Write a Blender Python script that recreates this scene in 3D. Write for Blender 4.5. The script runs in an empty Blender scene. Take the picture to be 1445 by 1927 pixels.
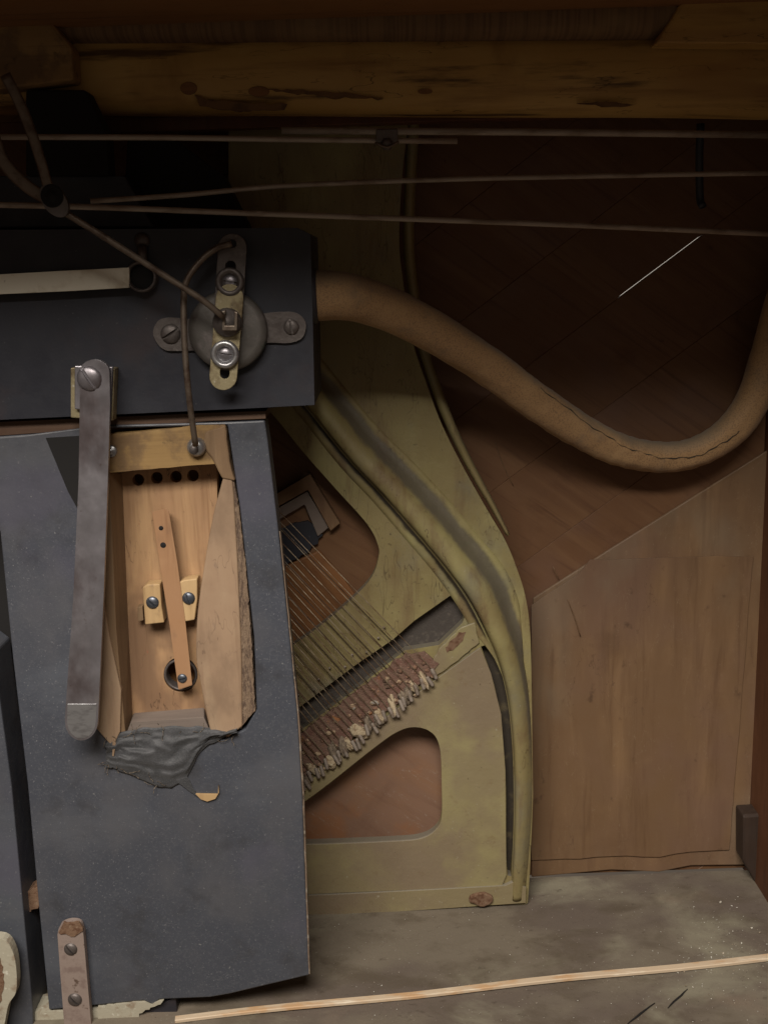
import bpy, bmesh, math, random
from mathutils import Vector, Matrix, noise
from mathutils.geometry import tessellate_polygon
R = math.radians
rnd = random.Random(7)
sc = bpy.context.scene
col = sc.collection

# ------------------------------------------------------------------ camera
PITCH, ROLL, F = R(13), R(2.0), 2000.0
CAM = Vector((0, -1.0, 0.231))
_f = Vector((0, math.cos(PITCH), -math.sin(PITCH)))
_r0 = Vector((1, 0, 0)); _u0 = Vector((0, math.sin(PITCH), math.cos(PITCH)))
_r = _r0*math.cos(ROLL) - _u0*math.sin(ROLL)
_u = _u0*math.cos(ROLL) + _r0*math.sin(ROLL)
cam_d = bpy.data.cameras.new('camera'); cam = bpy.data.objects.new('camera', cam_d); col.objects.link(cam)
cam.matrix_world = Matrix(((_r.x, _u.x, -_f.x, CAM.x), (_r.y, _u.y, -_f.y, CAM.y), (_r.z, _u.z, -_f.z, CAM.z), (0, 0, 0, 1)))
cam_d.sensor_fit = 'HORIZONTAL'; cam_d.sensor_width = 36; cam_d.lens = 36*F/1445
cam_d.clip_start = 0.02; cam_d.clip_end = 50
sc.camera = cam

# ------------------------------------------------------------------ light
w = bpy.data.worlds.new('World'); sc.world = w; w.use_nodes = True
w.node_tree.nodes['Background'].inputs[0].default_value = (1.0, 0.80, 0.62, 1)
w.node_tree.nodes['Background'].inputs[1].default_value = 0.095
def area(name, loc, target, size, power, color):
    d = bpy.data.lights.new(name, 'AREA'); d.shape = 'RECTANGLE'; d.size = size[0]; d.size_y = size[1]
    d.energy = power; d.color = color
    o = bpy.data.objects.new(name, d); col.objects.link(o); o.location = loc
    o.rotation_euler = (Vector(target)-Vector(loc)).to_track_quat('-Z', 'Y').to_euler(); return o
area('room_lamp', (-0.35, -1.50, 1.42), (0, 0.05, -0.15), (1.4, 0.62), 80, (1.0, 0.93, 0.84))
sc.view_settings.view_transform = 'Standard'; sc.view_settings.look = 'None'
sc.view_settings.exposure = 0.0; sc.view_settings.gamma = 1.0

# ------------------------------------------------------------------ helpers
def S(px, py, y):
    d = _f*F + _r*(px-722.5) - _u*(py-963.5)
    return CAM + d*((y-CAM.y)/d.y)
def FL(px, py, z):
    d = _f*F + _r*(px-722.5) - _u*(py-963.5)
    return CAM + d*((z-CAM.z)/d.z)
def PX(y): return (y-CAM.y)/F*1.03          # metres per photo pixel at that depth
WL = {}
def tag(o, label=None, cat=None, group=None, kind=None):
    if label: o['label'] = label
    if cat: o['category'] = cat
    if group: o['group'] = group
    if kind: o['kind'] = kind
    return o
def thing(name, loc, label, cat, group=None):
    o = bpy.data.objects.new(name, None); o.empty_display_size = 0.02; col.objects.link(o)
    o.location = loc; WL[o] = Vector(loc); return tag(o, label, cat, group)
def link(name, me, m, parent=None, loc=(0, 0, 0), rot=None):
    o = bpy.data.objects.new(name, me); col.objects.link(o)
    loc = Vector(loc); WL[o] = loc
    o.location = loc - (WL[parent] if parent else Vector())
    if rot: o.rotation_euler = rot
    if parent: o.parent = parent
    if m and not me.materials: me.materials.append(m)
    return o
def mesh(name, vs, fs, smooth=False):
    me = bpy.data.meshes.new(name); me.from_pydata([tuple(v) for v in vs], [], fs); me.validate(); me.update()
    bm = bmesh.new(); bm.from_mesh(me); bmesh.ops.recalc_face_normals(bm, faces=bm.faces); bm.to_mesh(me); bm.free()
    if smooth:
        for p in me.polygons: p.use_smooth = True
    return me
def bevel(o, wd, seg=2, ang=35):
    b = o.modifiers.new('bevel', 'BEVEL'); b.width = wd; b.segments = seg; b.limit_method = 'ANGLE'; b.angle_limit = R(ang)
    b.harden_normals = False; return o
def smooth_all(o):
    for p in o.data.polygons: p.use_smooth = True
def cat(pts, n=6, closed=False):
    P = [Vector(p) for p in pts]; out = []; N = len(P)
    rng = range(N) if closed else range(N-1)
    for i in rng:
        p0 = P[(i-1) % N] if closed or i > 0 else P[0]*2-P[1]
        p1 = P[i]; p2 = P[(i+1) % N]
        p3 = P[(i+2) % N] if closed or i+2 < N else P[-1]*2-P[-2]
        for k in range(n):
            t = k/n
            out.append(0.5*((2*p1)+(-p0+p2)*t+(2*p0-5*p1+4*p2-p3)*t*t+(-p0+3*p1-3*p2+p3)*t**3))
    if not closed: out.append(P[-1].copy())
    return out
def rough_loop(L, step, amp, seed=0, sc_=0.12):
    out = []
    for i in range(len(L)):
        a = Vector(L[i]).to_2d(); b = Vector(L[(i+1) % len(L)]).to_2d(); n = max(1, int((b-a).length/step))
        for k in range(n):
            p = a.lerp(b, k/n)
            out.append((p.x+amp*noise.noise(Vector((p.x*sc_, p.y*sc_, seed))), p.y+amp*noise.noise(Vector((p.x*sc_, p.y*sc_, seed+9)))))
    return out
def prism(name, loops, y, th, m, parent=None, bev=0.0012, seg=2, yfun=None, ang=35, ref=None):
    """a slab: photo outlines brought to the plane y, then th metres deep, away from the front"""
    if not isinstance(loops[0][0], (tuple, list, Vector)): loops = [loops]
    W = [[S(p[0], p[1], y) for p in L] for L in loops]
    for L in W:
        if ref:                       # tilt/warp by a function of x,z
            for p in L: p.y = ref(p)
    allp = [p for L in W for p in L]
    c = sum(allp, Vector())/len(allp)
    tess = tessellate_polygon([[Vector((p.x, p.z, 0)) for p in L] for L in W])
    n = len(allp); vs = [p-c for p in allp] + [p-c+Vector((0, th, 0)) for p in allp]
    fs = [tuple(t) for t in tess] + [(t[0]+n, t[2]+n, t[1]+n) for t in tess]
    k = 0
    for L in W:
        m_ = len(L)
        for i in range(m_):
            j = (i+1) % m_; fs.append((k+i, k+j, k+j+n, k+i+n))
        k += m_
    o = link(name, mesh(name, vs, fs), m, parent, c)
    if bev: bevel(o, bev, seg, ang)
    return o
def sweep(name, pts, prof, scale, m, parent=None, closed_prof=True, up=Vector((0, -1, 0)), caps=True, smooth=True):
    """pts: 3-D path; prof: (side, toward front) pairs; scale: one (sx, sy) per point"""
    c = sum(pts, Vector())/len(pts); vs = []; fs = []; k = len(prof)
    for i, p in enumerate(pts):
        t = (pts[min(i+1, len(pts)-1)]-pts[max(i-1, 0)]).normalized()
        s = t.cross(up)
        if s.length < 1e-3: s = t.cross(Vector((0, 0, 1)))
        s.normalize(); u = s.cross(t).normalized()
        a, b = scale[i][:2]; lim = scale[i][2] if len(scale[i]) > 2 else 99
        for q in prof: vs.append(p-c+s*(max(-lim, min(lim, q[0]))*a)+u*(q[1]*b))
    for i in range(len(pts)-1):
        for j in range(k if closed_prof else k-1):
            j2 = (j+1) % k; fs.append((i*k+j, i*k+j2, (i+1)*k+j2, (i+1)*k+j))
    if caps and closed_prof:
        fs.append(tuple(range(k))); fs.append(tuple((len(pts)-1)*k+j for j in range(k)))
    return link(name, mesh(name, vs, fs, smooth), m, parent, c)
def tube(name, pts, r, m, parent=None, seg=12, sm=6):
    P = cat(pts, sm) if sm > 1 else [Vector(p) for p in pts]
    prof = [(math.cos(2*math.pi*i/seg), math.sin(2*math.pi*i/seg)) for i in range(seg)]
    if isinstance(r, (int, float)): rs = [(r, r)]*len(P)
    else:
        rr = cat([(v, 0, 0) for v in r], sm) if sm > 1 else [Vector((v, 0, 0)) for v in r]
        rs = [(v.x, v.x) for v in rr]
    return sweep(name, P, prof, rs, m, parent)
def lathe_mesh(name, prof, seg=32):
    """prof: (radius, y) from inside to outside; axis along y"""
    vs = []; fs = []; k = len(prof)
    for i in range(seg):
        a = 2*math.pi*i/seg
        for r, y in prof: vs.append((r*math.cos(a), y, r*math.sin(a)))
    for i in range(seg):
        i2 = (i+1) % seg
        for j in range(k-1): fs.append((i*k+j, i*k+j+1, i2*k+j+1, i2*k+j))
    me = mesh(name, vs, fs, True)
    bm = bmesh.new(); bm.from_mesh(me); bmesh.ops.remove_doubles(bm, verts=bm.verts, dist=1e-6)
    bmesh.ops.recalc_face_normals(bm, faces=bm.faces); bm.to_mesh(me); bm.free()
    return me
def screw_mesh(name, r, h=0.35, slot=0.14):
    us = [-1, -.92, -.75, -.5, -.3, -slot, -slot*.98, slot*.98, slot, .3, .5, .75, .92, 1]; low = {6, 7}
    vs = []; fs = []; nv = 11
    for i, u in enumerate(us):
        hc = math.sqrt(max(0, 1-u*u))
        for j in range(nv):
            v = math.sin(math.pi/2*(-1+2*j/(nv-1)))*hc; rr = min(1, math.hypot(u, v))
            H = h*(1-rr**3.0)+0.10*(1 if rr < .97 else 0)
            if i in low: H = min(H, h*0.15)
            vs.append((u*r, -H*r, v*r))
    for i in range(len(us)-1):
        for j in range(nv-1): fs.append((i*nv+j, (i+1)*nv+j, (i+1)*nv+j+1, i*nv+j+1))
    me = bpy.data.meshes.new(name); me.from_pydata(vs, [], fs); me.update()
    for p in me.polygons: p.use_smooth = True
    me.set_sharp_from_angle(angle=R(50))
    return me
def screw(name, px, py, y, r_px, m, parent, ang=45, h=0.35):
    r = r_px*PX(y)
    me = screw_mesh(name, r, h)
    return link(name, me, m, parent, S(px, py, y), (0, R(-ang), 0))
def circ(cx, cy, rx, ry=None, n=20, a0=0, a1=360):
    ry = ry or rx; out = []
    full = abs(a1-a0) >= 360
    for i in range(n if full else n+1):
        a = R(a0+(a1-a0)*i/n); out.append((cx+rx*math.cos(a), cy+ry*math.sin(a)))
    return out

# ------------------------------------------------------------------ materials
def M(name, base, layers=(), rough=0.6, metal=0.0, bump=(), spec=0.5, rot=(0, 0, 0), rvar=0.0, dust=None, sheen=0, rand=True, attrs=()):
    """layers: (colour, (sx,sy,sz), lo, hi[, detail, strength]) noise masks over the base"""
    m = bpy.data.materials.new(name); m.use_nodes = True; nt = m.node_tree; N = nt.nodes; L = nt.links
    b = N['Principled BSDF']; b.inputs['Roughness'].default_value = rough; b.inputs['Metallic'].default_value = metal
    b.inputs['Specular IOR Level'].default_value = spec
    if sheen: b.inputs['Sheen Weight'].default_value = sheen
    tc = N.new('ShaderNodeTexCoord')
    mp0 = N.new('ShaderNodeMapping'); mp0.inputs['Rotation'].default_value = [R(a) for a in rot]
    L.new(tc.outputs['Object'], mp0.inputs['Vector'])
    src = mp0.outputs[0]
    oi = N.new('ShaderNodeObjectInfo')
    ad = N.new('ShaderNodeVectorMath'); ad.operation = 'MULTIPLY_ADD'
    L.new(oi.outputs['Random'], ad.inputs[0]); ad.inputs[1].default_value = (7.3, 3.1, 5.7) if rand else (0, 0, 0)
    L.new(src, ad.inputs[2]); src = ad.outputs[0]
    def nz(scale, detail=5, off=0.0, rg=0.6, dist=0.0):
        mp = N.new('ShaderNodeMapping'); mp.inputs['Scale'].default_value = scale; mp.inputs['Location'].default_value = (off, off*1.7, off*.6)
        L.new(src, mp.inputs['Vector'])
        t = N.new('ShaderNodeTexNoise'); t.inputs['Scale'].default_value = 1; t.inputs['Detail'].default_value = detail
        t.inputs['Roughness'].default_value = rg; t.inputs['Distortion'].default_value = dist
        L.new(mp.outputs[0], t.inputs['Vector']); return t.outputs['Fac']
    rgb = N.new('ShaderNodeRGB'); rgb.outputs[0].default_value = (*base, 1); cur = rgb.outputs[0]
    for i, ly in enumerate(layers):
        c_, s_, lo, hi = ly[:4]; det = ly[4] if len(ly) > 4 else 5; st = ly[5] if len(ly) > 5 else 1.0
        fac = nz(s_, det, 3.7*i+1.3, dist=(ly[6] if len(ly) > 6 else 0.0))
        mr = N.new('ShaderNodeMapRange'); mr.interpolation_type = 'SMOOTHSTEP'
        if lo < 0:                              # vein: a thin line where the noise crosses .5, broken up by a second noise
            sb_ = N.new('ShaderNodeMath'); sb_.operation = 'SUBTRACT'; L.new(fac, sb_.inputs[0]); sb_.inputs[1].default_value = .5
            ab = N.new('ShaderNodeMath'); ab.operation = 'ABSOLUTE'; L.new(sb_.outputs[0], ab.inputs[0])
            mr.inputs[1].default_value = hi; mr.inputs[2].default_value = 0; mr.inputs[4].default_value = st
            L.new(ab.outputs[0], mr.inputs[0])
            f2 = nz(tuple(v*.6+3 for v in s_), 3, 9.1*i+4)
            m2 = N.new('ShaderNodeMapRange'); m2.inputs[1].default_value = .45; m2.inputs[2].default_value = .6; L.new(f2, m2.inputs[0])
            mu = N.new('ShaderNodeMath'); mu.operation = 'MULTIPLY'; L.new(mr.outputs[0], mu.inputs[0]); L.new(m2.outputs[0], mu.inputs[1])
            class _o: outputs = [mu.outputs[0]]
            mr = _o
        else:
            mr.inputs[1].default_value = lo; mr.inputs[2].default_value = hi; mr.inputs[4].default_value = st
            L.new(fac, mr.inputs[0])
        mx = N.new('ShaderNodeMix'); mx.data_type = 'RGBA'; L.new(mr.outputs[0], mx.inputs[0])
        L.new(cur, mx.inputs[6]); mx.inputs[7].default_value = (*c_, 1); cur = mx.outputs[2]
    for (an, ac, ast) in attrs:                # colour that sits along an edge of this piece, broken up by noise
        at = N.new('ShaderNodeAttribute'); at.attribute_name = an
        f3 = nz((38, 38, 38), 6, 31.0)
        ad3 = N.new('ShaderNodeMath'); ad3.operation = 'MULTIPLY_ADD'; L.new(f3, ad3.inputs[0]); ad3.inputs[1].default_value = .9
        sb3 = N.new('ShaderNodeMath'); sb3.operation = 'SUBTRACT'; L.new(at.outputs['Fac'], sb3.inputs[0]); sb3.inputs[1].default_value = .45
        L.new(sb3.outputs[0], ad3.inputs[2])
        mr = N.new('ShaderNodeMapRange'); mr.interpolation_type = 'SMOOTHSTEP'; mr.inputs[1].default_value = .22; mr.inputs[2].default_value = .72; mr.inputs[4].default_value = ast
        L.new(ad3.outputs[0], mr.inputs[0])
        mx = N.new('ShaderNodeMix'); mx.data_type = 'RGBA'; L.new(mr.outputs[0], mx.inputs[0])
        L.new(cur, mx.inputs[6]); mx.inputs[7].default_value = (*ac, 1); cur = mx.outputs[2]
    if dust:                                   # dust settled on faces that look up
        g = N.new('ShaderNodeNewGeometry'); sp = N.new('ShaderNodeSeparateXYZ'); L.new(g.outputs['Normal'], sp.inputs[0])
        mr = N.new('ShaderNodeMapRange'); mr.inputs[1].default_value = dust[1]; mr.inputs[2].default_value = dust[2]; mr.inputs[4].default_value = dust[3]
        L.new(sp.outputs[2], mr.inputs[0])
        mx = N.new('ShaderNodeMix'); mx.data_type = 'RGBA'; L.new(mr.outputs[0], mx.inputs[0])
        L.new(cur, mx.inputs[6]); mx.inputs[7].default_value = (*dust[0], 1); cur = mx.outputs[2]
    L.new(cur, b.inputs['Base Color'])
    if rvar:
        fac = nz((40, 40, 40), 4, 11)
        mr = N.new('ShaderNodeMapRange'); mr.inputs[1].default_value = .3; mr.inputs[2].default_value = .7
        mr.inputs[3].default_value = max(0, rough-rvar); mr.inputs[4].default_value = min(1, rough+rvar)
        L.new(fac, mr.inputs[0]); L.new(mr.outputs[0], b.inputs['Roughness'])
    prev = None
    for i, (s_, st, dist) in enumerate(bump):
        fac = nz(s_, 6, 20+i*5)
        bp = N.new('ShaderNodeBump'); bp.inputs['Strength'].default_value = st; bp.inputs['Distance'].default_value = dist
        L.new(fac, bp.inputs['Height'])
        if prev: L.new(prev, bp.inputs['Normal'])
        prev = bp.outputs[0]
    if prev: L.new(prev, b.inputs['Normal'])
    return m
def wood(name, base, dark, light, along='x', rot=(0, 0, 0), rough=0.6, g=220, extra=(), bump=0.35, spec=0.4):
    a = {'x': (1, 0, 0), 'z': (0, 0, 1), 'y': (0, 1, 0)}[along]
    def sc3(lo, hi): return tuple(lo if k else hi for k in a)
    return M(name, base, [(light, sc3(4, g*.25), .45, .75, 4, .8, .4), (dark, sc3(6, g), .5, .78, 6, .75, .3),
                          (dark, sc3(14, g*.12), .56, .8, 5, .55), (light, (18, 18, 18), .55, .8, 4, .35)] + list(extra),
             rough, rot=rot, spec=spec, bump=[(sc3(8, g*1.6), bump, .0006), ((60, 60, 60), .15, .001)], rvar=.08)
SB_ROT = (0, -36, 0)
m_sound = wood('stained_soundboard', (.140, .068, .031), (.070, .026, .012), (.18, .095, .045), rot=SB_ROT, g=150, rough=.55, bump=.12,
               extra=[((.16, .10, .085), (5, 5, 5), .5, .72, 3, .4), ((.035, .016, .010), (34, 34, 34), .66, .8, 4, .6)])
m_panel = wood('pale_panel', (.155, .090, .046), (.10, .052, .025), (.225, .135, .068), 'z', g=70, rough=.6, bump=.12,
               extra=[((.155, .090, .065), (6, 6, 4), .48, .7, 3, .5), ((.20, .16, .11), (5, 5, 3), .5, .68, 4, .45), ((.06, .032, .018), (40, 40, 30), .64, .78, 4, .7), ((.09, .05, .028), (16, 16, 5), -1, .004, 5, .6), ((.30, .22, .14), (70, 70, 22), -1, .004, 3, .4), ((.28, .22, .16), (330, 330, 330), .70, .77, 2, .5)])
m_panel2 = wood('mid_brown_board', (.165, .080, .035), (.10, .045, .021), (.20, .108, .050), rot=SB_ROT, g=90, rough=.6, bump=.1, extra=[((.15, .09, .055), (6, 6, 4), .48, .7, 3, .5), ((.05, .028, .018), (40, 40, 30), .64, .78, 4, .7), ((.28, .22, .16), (330, 330, 330), .71, .77, 2, .4)])
m_panel3 = wood('scratched_red_brown_board', (.20, .115, .075), (.12, .06, .038), (.24, .12, .055), rot=SB_ROT, g=40, rough=.6, bump=.1, extra=[((.26, .11, .045), (10, 10, 10), .5, .66, 4, .7), ((.30, .24, .19), (12, 60, 60), -1, .006, 4, .6), ((.28, .24, .2), (300, 300, 300), .69, .76, 2, .5)])
m_lath = wood('orange_lath', (.25, .125, .050), (.17, .085, .035), (.30, .17, .08), 'x', g=60, rough=.6, extra=[((.19, .10, .045), (16, 16, 16), .48, .62, 4, .8)])
m_comb = M('ridged_brown_felt', (.20, .12, .06), [((.11, .065, .035), (260, 4, 4), .45, .6, 2, .6), ((.26, .17, .08), (6, 6, 6), .5, .7)], .9, bump=[((260, 4, 4), .6, .002)])
m_plate = M('aged_gold_paint', (.235, .190, .085), [((.32, .285, .125), (8, 8, 5), .47, .66, 4, .8), ((.20, .15, .075), (4, 4, 3), .5, .68, 5, .6), ((.155, .10, .05), (38, 38, 9), .48, .72, 6, .6, .5),
            ((.17, .165, .13), (14, 14, 10), .52, .75, 4, .6), ((.05, .032, .018), (34, 34, 6), -1, .006, 3, .6), ((.07, .045, .025), (24, 24, 9), -1, .006, 4, .6),
            ((.06, .04, .025), (150, 150, 150), .66, .76, 3, .7), ((.33, .30, .21), (260, 260, 260), .70, .8, 2, .5)],
            .50, metal=.1, bump=[((300, 300, 300), .3, .0008), ((35, 35, 35), .35, .003)], rvar=.12, dust=((.16, .145, .125), .25, .8, .8))
m_bronze_low = M('dusty_gold_paint', (.235, .190, .105), [((.28, .24, .115), (9, 9, 9), .46, .62, 4, .8), ((.20, .15, .10), (6, 6, 6), .48, .64, 5, .8), ((.16, .10, .05), (45, 45, 45), .60, .8, 5, .6),
            ((.36, .33, .25), (190, 190, 190), .68, .78, 2, .6), ((.07, .05, .03), (170, 170, 170), .68, .79, 3, .7), ((.14, .09, .05), (20, 20, 20), -1, .005, 5, .5)], .58, metal=.06,
            bump=[((300, 300, 300), .3, .0008), ((35, 35, 35), .3, .003)], rvar=.12, dust=((.24, .22, .18), .3, .8, .7))
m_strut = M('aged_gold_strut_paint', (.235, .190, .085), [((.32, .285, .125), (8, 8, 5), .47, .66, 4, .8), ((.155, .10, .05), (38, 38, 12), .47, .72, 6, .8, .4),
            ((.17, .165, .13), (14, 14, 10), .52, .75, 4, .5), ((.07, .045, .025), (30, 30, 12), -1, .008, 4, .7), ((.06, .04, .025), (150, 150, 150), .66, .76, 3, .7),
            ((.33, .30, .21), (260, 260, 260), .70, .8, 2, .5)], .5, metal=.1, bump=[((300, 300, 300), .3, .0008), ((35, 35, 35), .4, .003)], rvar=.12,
            attrs=(('dust', (.10, .088, .068), .85), ('left_dark', (.028, .020, .013), .95)))
m_seam_shade = M('groove_shade_and_seam', (.035, .027, .018), [((.085, .065, .035), (60, 60, 60), .5, .7)], .8)  # tone for the hose seam and the painted shade in the groove
m_dustgrey = M('grey_dust_film', (.125, .108, .090), [((.085, .070, .055), (40, 40, 40), .48, .7), ((.19, .165, .10), (25, 25, 25), .58, .72)], .9, bump=[((200, 200, 200), .4, .001)])
m_rust = M('rust', (.17, .10, .06), [((.10, .045, .022), (200, 200, 200), .45, .65), ((.25, .18, .12), (120, 120, 120), .6, .75)], .85, bump=[((250, 250, 250), .8, .001)])
m_floor = M('dusty_board', (.150, .124, .092), [((.045, .03, .022), (20, 34, 20), -1, .006, 6, .5), ((.10, .075, .062), (3.5, 5, 4), .48, .62, 4, .7), ((.085, .065, .043), (14, 22, 14), .45, .7, 6, .8, .4), ((.235, .215, .155), (7, 9, 7), .50, .72, 5, .8, .3),
            ((.20, .15, .11), (7, 9, 7), .55, .75, 4, .6), ((.05, .036, .024), (60, 90, 60), .6, .78, 6, .7), ((.40, .37, .30), (420, 420, 420), .70, .76, 2, .7),
            ((.03, .02, .015), (330, 330, 330), .70, .77, 2, .7)], .85, bump=[((200, 200, 200), .4, .001), ((30, 30, 30), .3, .003)])
m_black = M('dark_painted_cloth', (.056, .061, .076), [((.092, .10, .118), (3.5, 3.5, 8), .50, .64, 5, .6), ((.16, .16, .165), (10, 10, 22), -1, .0022, 4, .45), ((.088, .092, .105), (420, 420, 420), .5, .7, 2, .55), ((.20, .20, .21), (500, 500, 500), .70, .76, 1, .6), ((.085, .085, .094), (10, 10, 7), .42, .7, 4, .8), ((.036, .036, .040), (18, 18, 18), .55, .75, 5, .6),
            ((.080, .078, .105), (6, 6, 6), .55, .7, 3, .6), ((.17, .17, .18), (300, 300, 300), .69, .75, 2, .5), ((.26, .26, .25), (190, 190, 190), .75, .80, 1, .5)],
            .42, spec=.45, bump=[((500, 500, 500), .22, .0004), ((18, 18, 18), .2, .004)], rvar=.12)
m_block = M('near_black_paint', (.023, .024, .032), [((.036, .039, .050), (8, 8, 8), .45, .7, 4, .8), ((.045, .030, .030), (12, 12, 12), .5, .7, 4, .5),
            ((.14, .14, .14), (280, 280, 280), .72, .78, 2, .6)], .5, spec=.4, bump=[((300, 300, 300), .2, .0005)], rvar=.1)
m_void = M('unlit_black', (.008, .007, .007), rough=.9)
m_edge = M('raw_board_edge', (.16, .11, .075), [((.30, .27, .22), (90, 90, 90), .5, .7), ((.05, .04, .03), (60, 60, 60), .55, .7)], .8)
m_pale = M('chipped_cream', (.38, .35, .27), [((.26, .20, .14), (70, 70, 70), .5, .7), ((.55, .53, .44), (150, 150, 150), .6, .7), ((.08, .06, .05), (120, 120, 120), .68, .74)], .8, bump=[((200, 200, 200), .4, .001)])
m_palebar = M('off_white_paint', (.62, .58, .48), [((.48, .42, .32), (40, 40, 40), .5, .7), ((.25, .2, .15), (150, 150, 150), .66, .75)], .6, bump=[((200, 200, 200), .3, .0008)])
m_box = wood('pouch_wood', (.36, .215, .115), (.20, .105, .05), (.52, .33, .17), 'z', g=120, rough=.6,
             extra=[((.17, .10, .06), (14, 14, 8), .50, .66, 4, .75), ((.08, .045, .025), (26, 26, 8), -1, .006, 4, .8), ((.12, .07, .04), (90, 90, 60), .64, .74, 4, .6), ((.30, .10, .06), (70, 70, 50), .70, .76, 2, .7)])
m_rail = wood('worn_yellow_wood', (.29, .18, .070), (.15, .085, .038), (.42, .28, .12), 'x', g=160, rough=.65, extra=[((.14, .085, .045), (24, 24, 24), .48, .64, 5, .75), ((.07, .045, .025), (60, 60, 60), .6, .72, 4, .7)])
m_cheek = wood('pinkish_wood', (.315, .212, .135), (.21, .13, .08), (.39, .285, .185), 'z', g=90, rough=.7, bump=.3, extra=[((.19, .125, .08), (12, 12, 7), .48, .66, 5, .7), ((.12, .075, .05), (26, 26, 7), -1, .006, 4, .6), ((.17, .12, .09), (60, 60, 25), .66, .76, 4, .5)])
m_cheek2 = wood('brown_wood', (.185, .115, .062), (.11, .065, .035), (.27, .18, .10), 'z', g=130, rough=.7)
m_greywood = wood('greyed_wood', (.17, .135, .115), (.10, .08, .065), (.22, .18, .15), 'x', g=110, rough=.8)
m_fib = M('torn_fibre', (.19, .13, .085), [((.10, .065, .045), (300, 300, 80), .45, .6, 6), ((.30, .22, .15), (260, 260, 90), .58, .7, 4, .7)], .9, bump=[((350, 350, 120), 1.0, .003)])
m_lever = wood('lever_wood', (.34, .19, .10), (.22, .11, .055), (.44, .27, .15), 'z', g=100, rough=.5, bump=.2, extra=[((.18, .11, .07), (22, 22, 14), .5, .68, 4, .7)])
m_clamp = wood('light_clamp_wood', (.43, .285, .14), (.26, .155, .075), (.54, .38, .20), 'z', g=90, rough=.6, bump=.3, extra=[((.22, .14, .08), (60, 60, 40), .54, .7, 4, .7)])
m_steel = M('dull_steel', (.275, .260, .280), [((.13, .10, .10), (18, 18, 9), .45, .7, 5, .8), ((.30, .27, .25), (60, 60, 20), .6, .75, 4, .5), ((.11, .075, .06), (140, 140, 140), .64, .76, 4, .5)],
            .38, metal=.75, bump=[((160, 160, 60), .12, .0006)], rvar=.12)
m_bright_steel = M('bright_steel', (.42, .42, .43), [((.25, .24, .25), (60, 60, 200), .45, .65, 5, .7)], .35, metal=.8, bump=[((100, 100, 500), .2, .0005)])
m_iron = M('greyed_iron', (.13, .112, .105), [((.085, .07, .065), (60, 60, 60), .45, .7), ((.20, .18, .17), (120, 120, 120), .6, .75)], .5, metal=.55, bump=[((200, 200, 200), .4, .001)])
m_verd = M('greenish_iron', (.115, .105, .095), [((.05, .08, .06), (30, 30, 30), .55, .72, 4, .6), ((.17, .145, .14), (60, 60, 60), .55, .75)], .55, metal=.4, bump=[((200, 200, 200), .4, .001)])
m_wire = M('brown_wire', (.17, .135, .105), [((.09, .06, .045), (80, 80, 80), .45, .7)], .45, metal=.6)
m_brass = M('tarnished_plate', (.32, .27, .16), [((.15, .11, .06), (70, 70, 40), .45, .65), ((.50, .46, .36), (190, 190, 190), .6, .72)], .5, metal=.5, bump=[((200, 200, 200), .4, .001)])
m_bluescrew = M('blued_screw', (.10, .11, .13), [((.20, .21, .24), (220, 220, 220), .5, .7)], .4, metal=.7)
m_rod = M('dull_rod_steel', (.36, .31, .26), [((.22, .17, .13), (25, 80, 80), .45, .7), ((.45, .40, .35), (60, 120, 120), .6, .75)], .5, metal=.25)
m_pin = M('dusty_pin', (.24, .20, .165), [((.15, .11, .08), (120, 120, 120), .45, .65), ((.34, .30, .25), (200, 200, 200), .6, .72)], .7, metal=.15)
m_string = M('rusty_string', (.30, .24, .165), [((.15, .09, .05), (60, 60, 60), .42, .6)], .45, metal=.55)
m_hose = M('tan_rubberised_cloth', (.34, .205, .095), [((.14, .085, .045), (30, 30, 30), -1, .006, 5, .55), ((.20, .12, .06), (620, 620, 620), .5, .62, 1, .7), ((.42, .27, .13), (9, 9, 9), .45, .7, 4, .8), ((.16, .12, .085), (18, 18, 18), .55, .75, 4, .6), ((.10, .06, .035), (500, 500, 500), .62, .74, 2, .5)],
           .75, bump=[((700, 700, 700), .5, .0005), ((30, 30, 30), .5, .004)], dust=((.17, .14, .10), .25, .95, .75), sheen=.1)
m_stain = M('dark_resin_stain', (.19, .10, .035), [((.08, .04, .015), (60, 60, 60), .45, .7)], .7)
m_keybed = wood('amber_pine', (.50, .31, .095), (.24, .12, .035), (.62, .42, .15), 'x', g=70, rough=.6, extra=[((.07, .035, .015), (5, 50, 50), .55, .68, 5, .85), ((.28, .13, .05), (3, 14, 14), .48, .66, 3, .6), ((.05, .025, .01), (7, 40, 40), -1, .008, 4, .8)])
m_dkwood = wood('dark_brown_wood', (.26, .125, .045), (.09, .045, .02), (.27, .14, .06), 'x', g=90)
m_dkpost = wood('near_black_wood', (.035, .022, .016), (.015, .01, .008), (.05, .03, .02), 'z')
m_dkpost2 = wood('dull_brown_moulding', (.075, .040, .024), (.03, .018, .012), (.11, .065, .04), 'x')
m_redwood = wood('dark_red_wood', (.10, .038, .016), (.05, .02, .01), (.15, .06, .028), 'z', g=90)
m_felt_p = M('faded_red_felt', (.165, .098, .070), [((.15, .075, .055), (90, 90, 90), .45, .65), ((.32, .20, .15), (200, 200, 200), .58, .7), ((.30, .13, .05), (60, 60, 60), .62, .72)], .95, bump=[((400, 400, 400), 1, .0015)])
m_felt_d = M('dirty_grey_felt', (.062, .052, .045), [((.10, .085, .07), (120, 120, 120), .5, .7)], .95, bump=[((400, 400, 400), .8, .001)])
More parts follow.
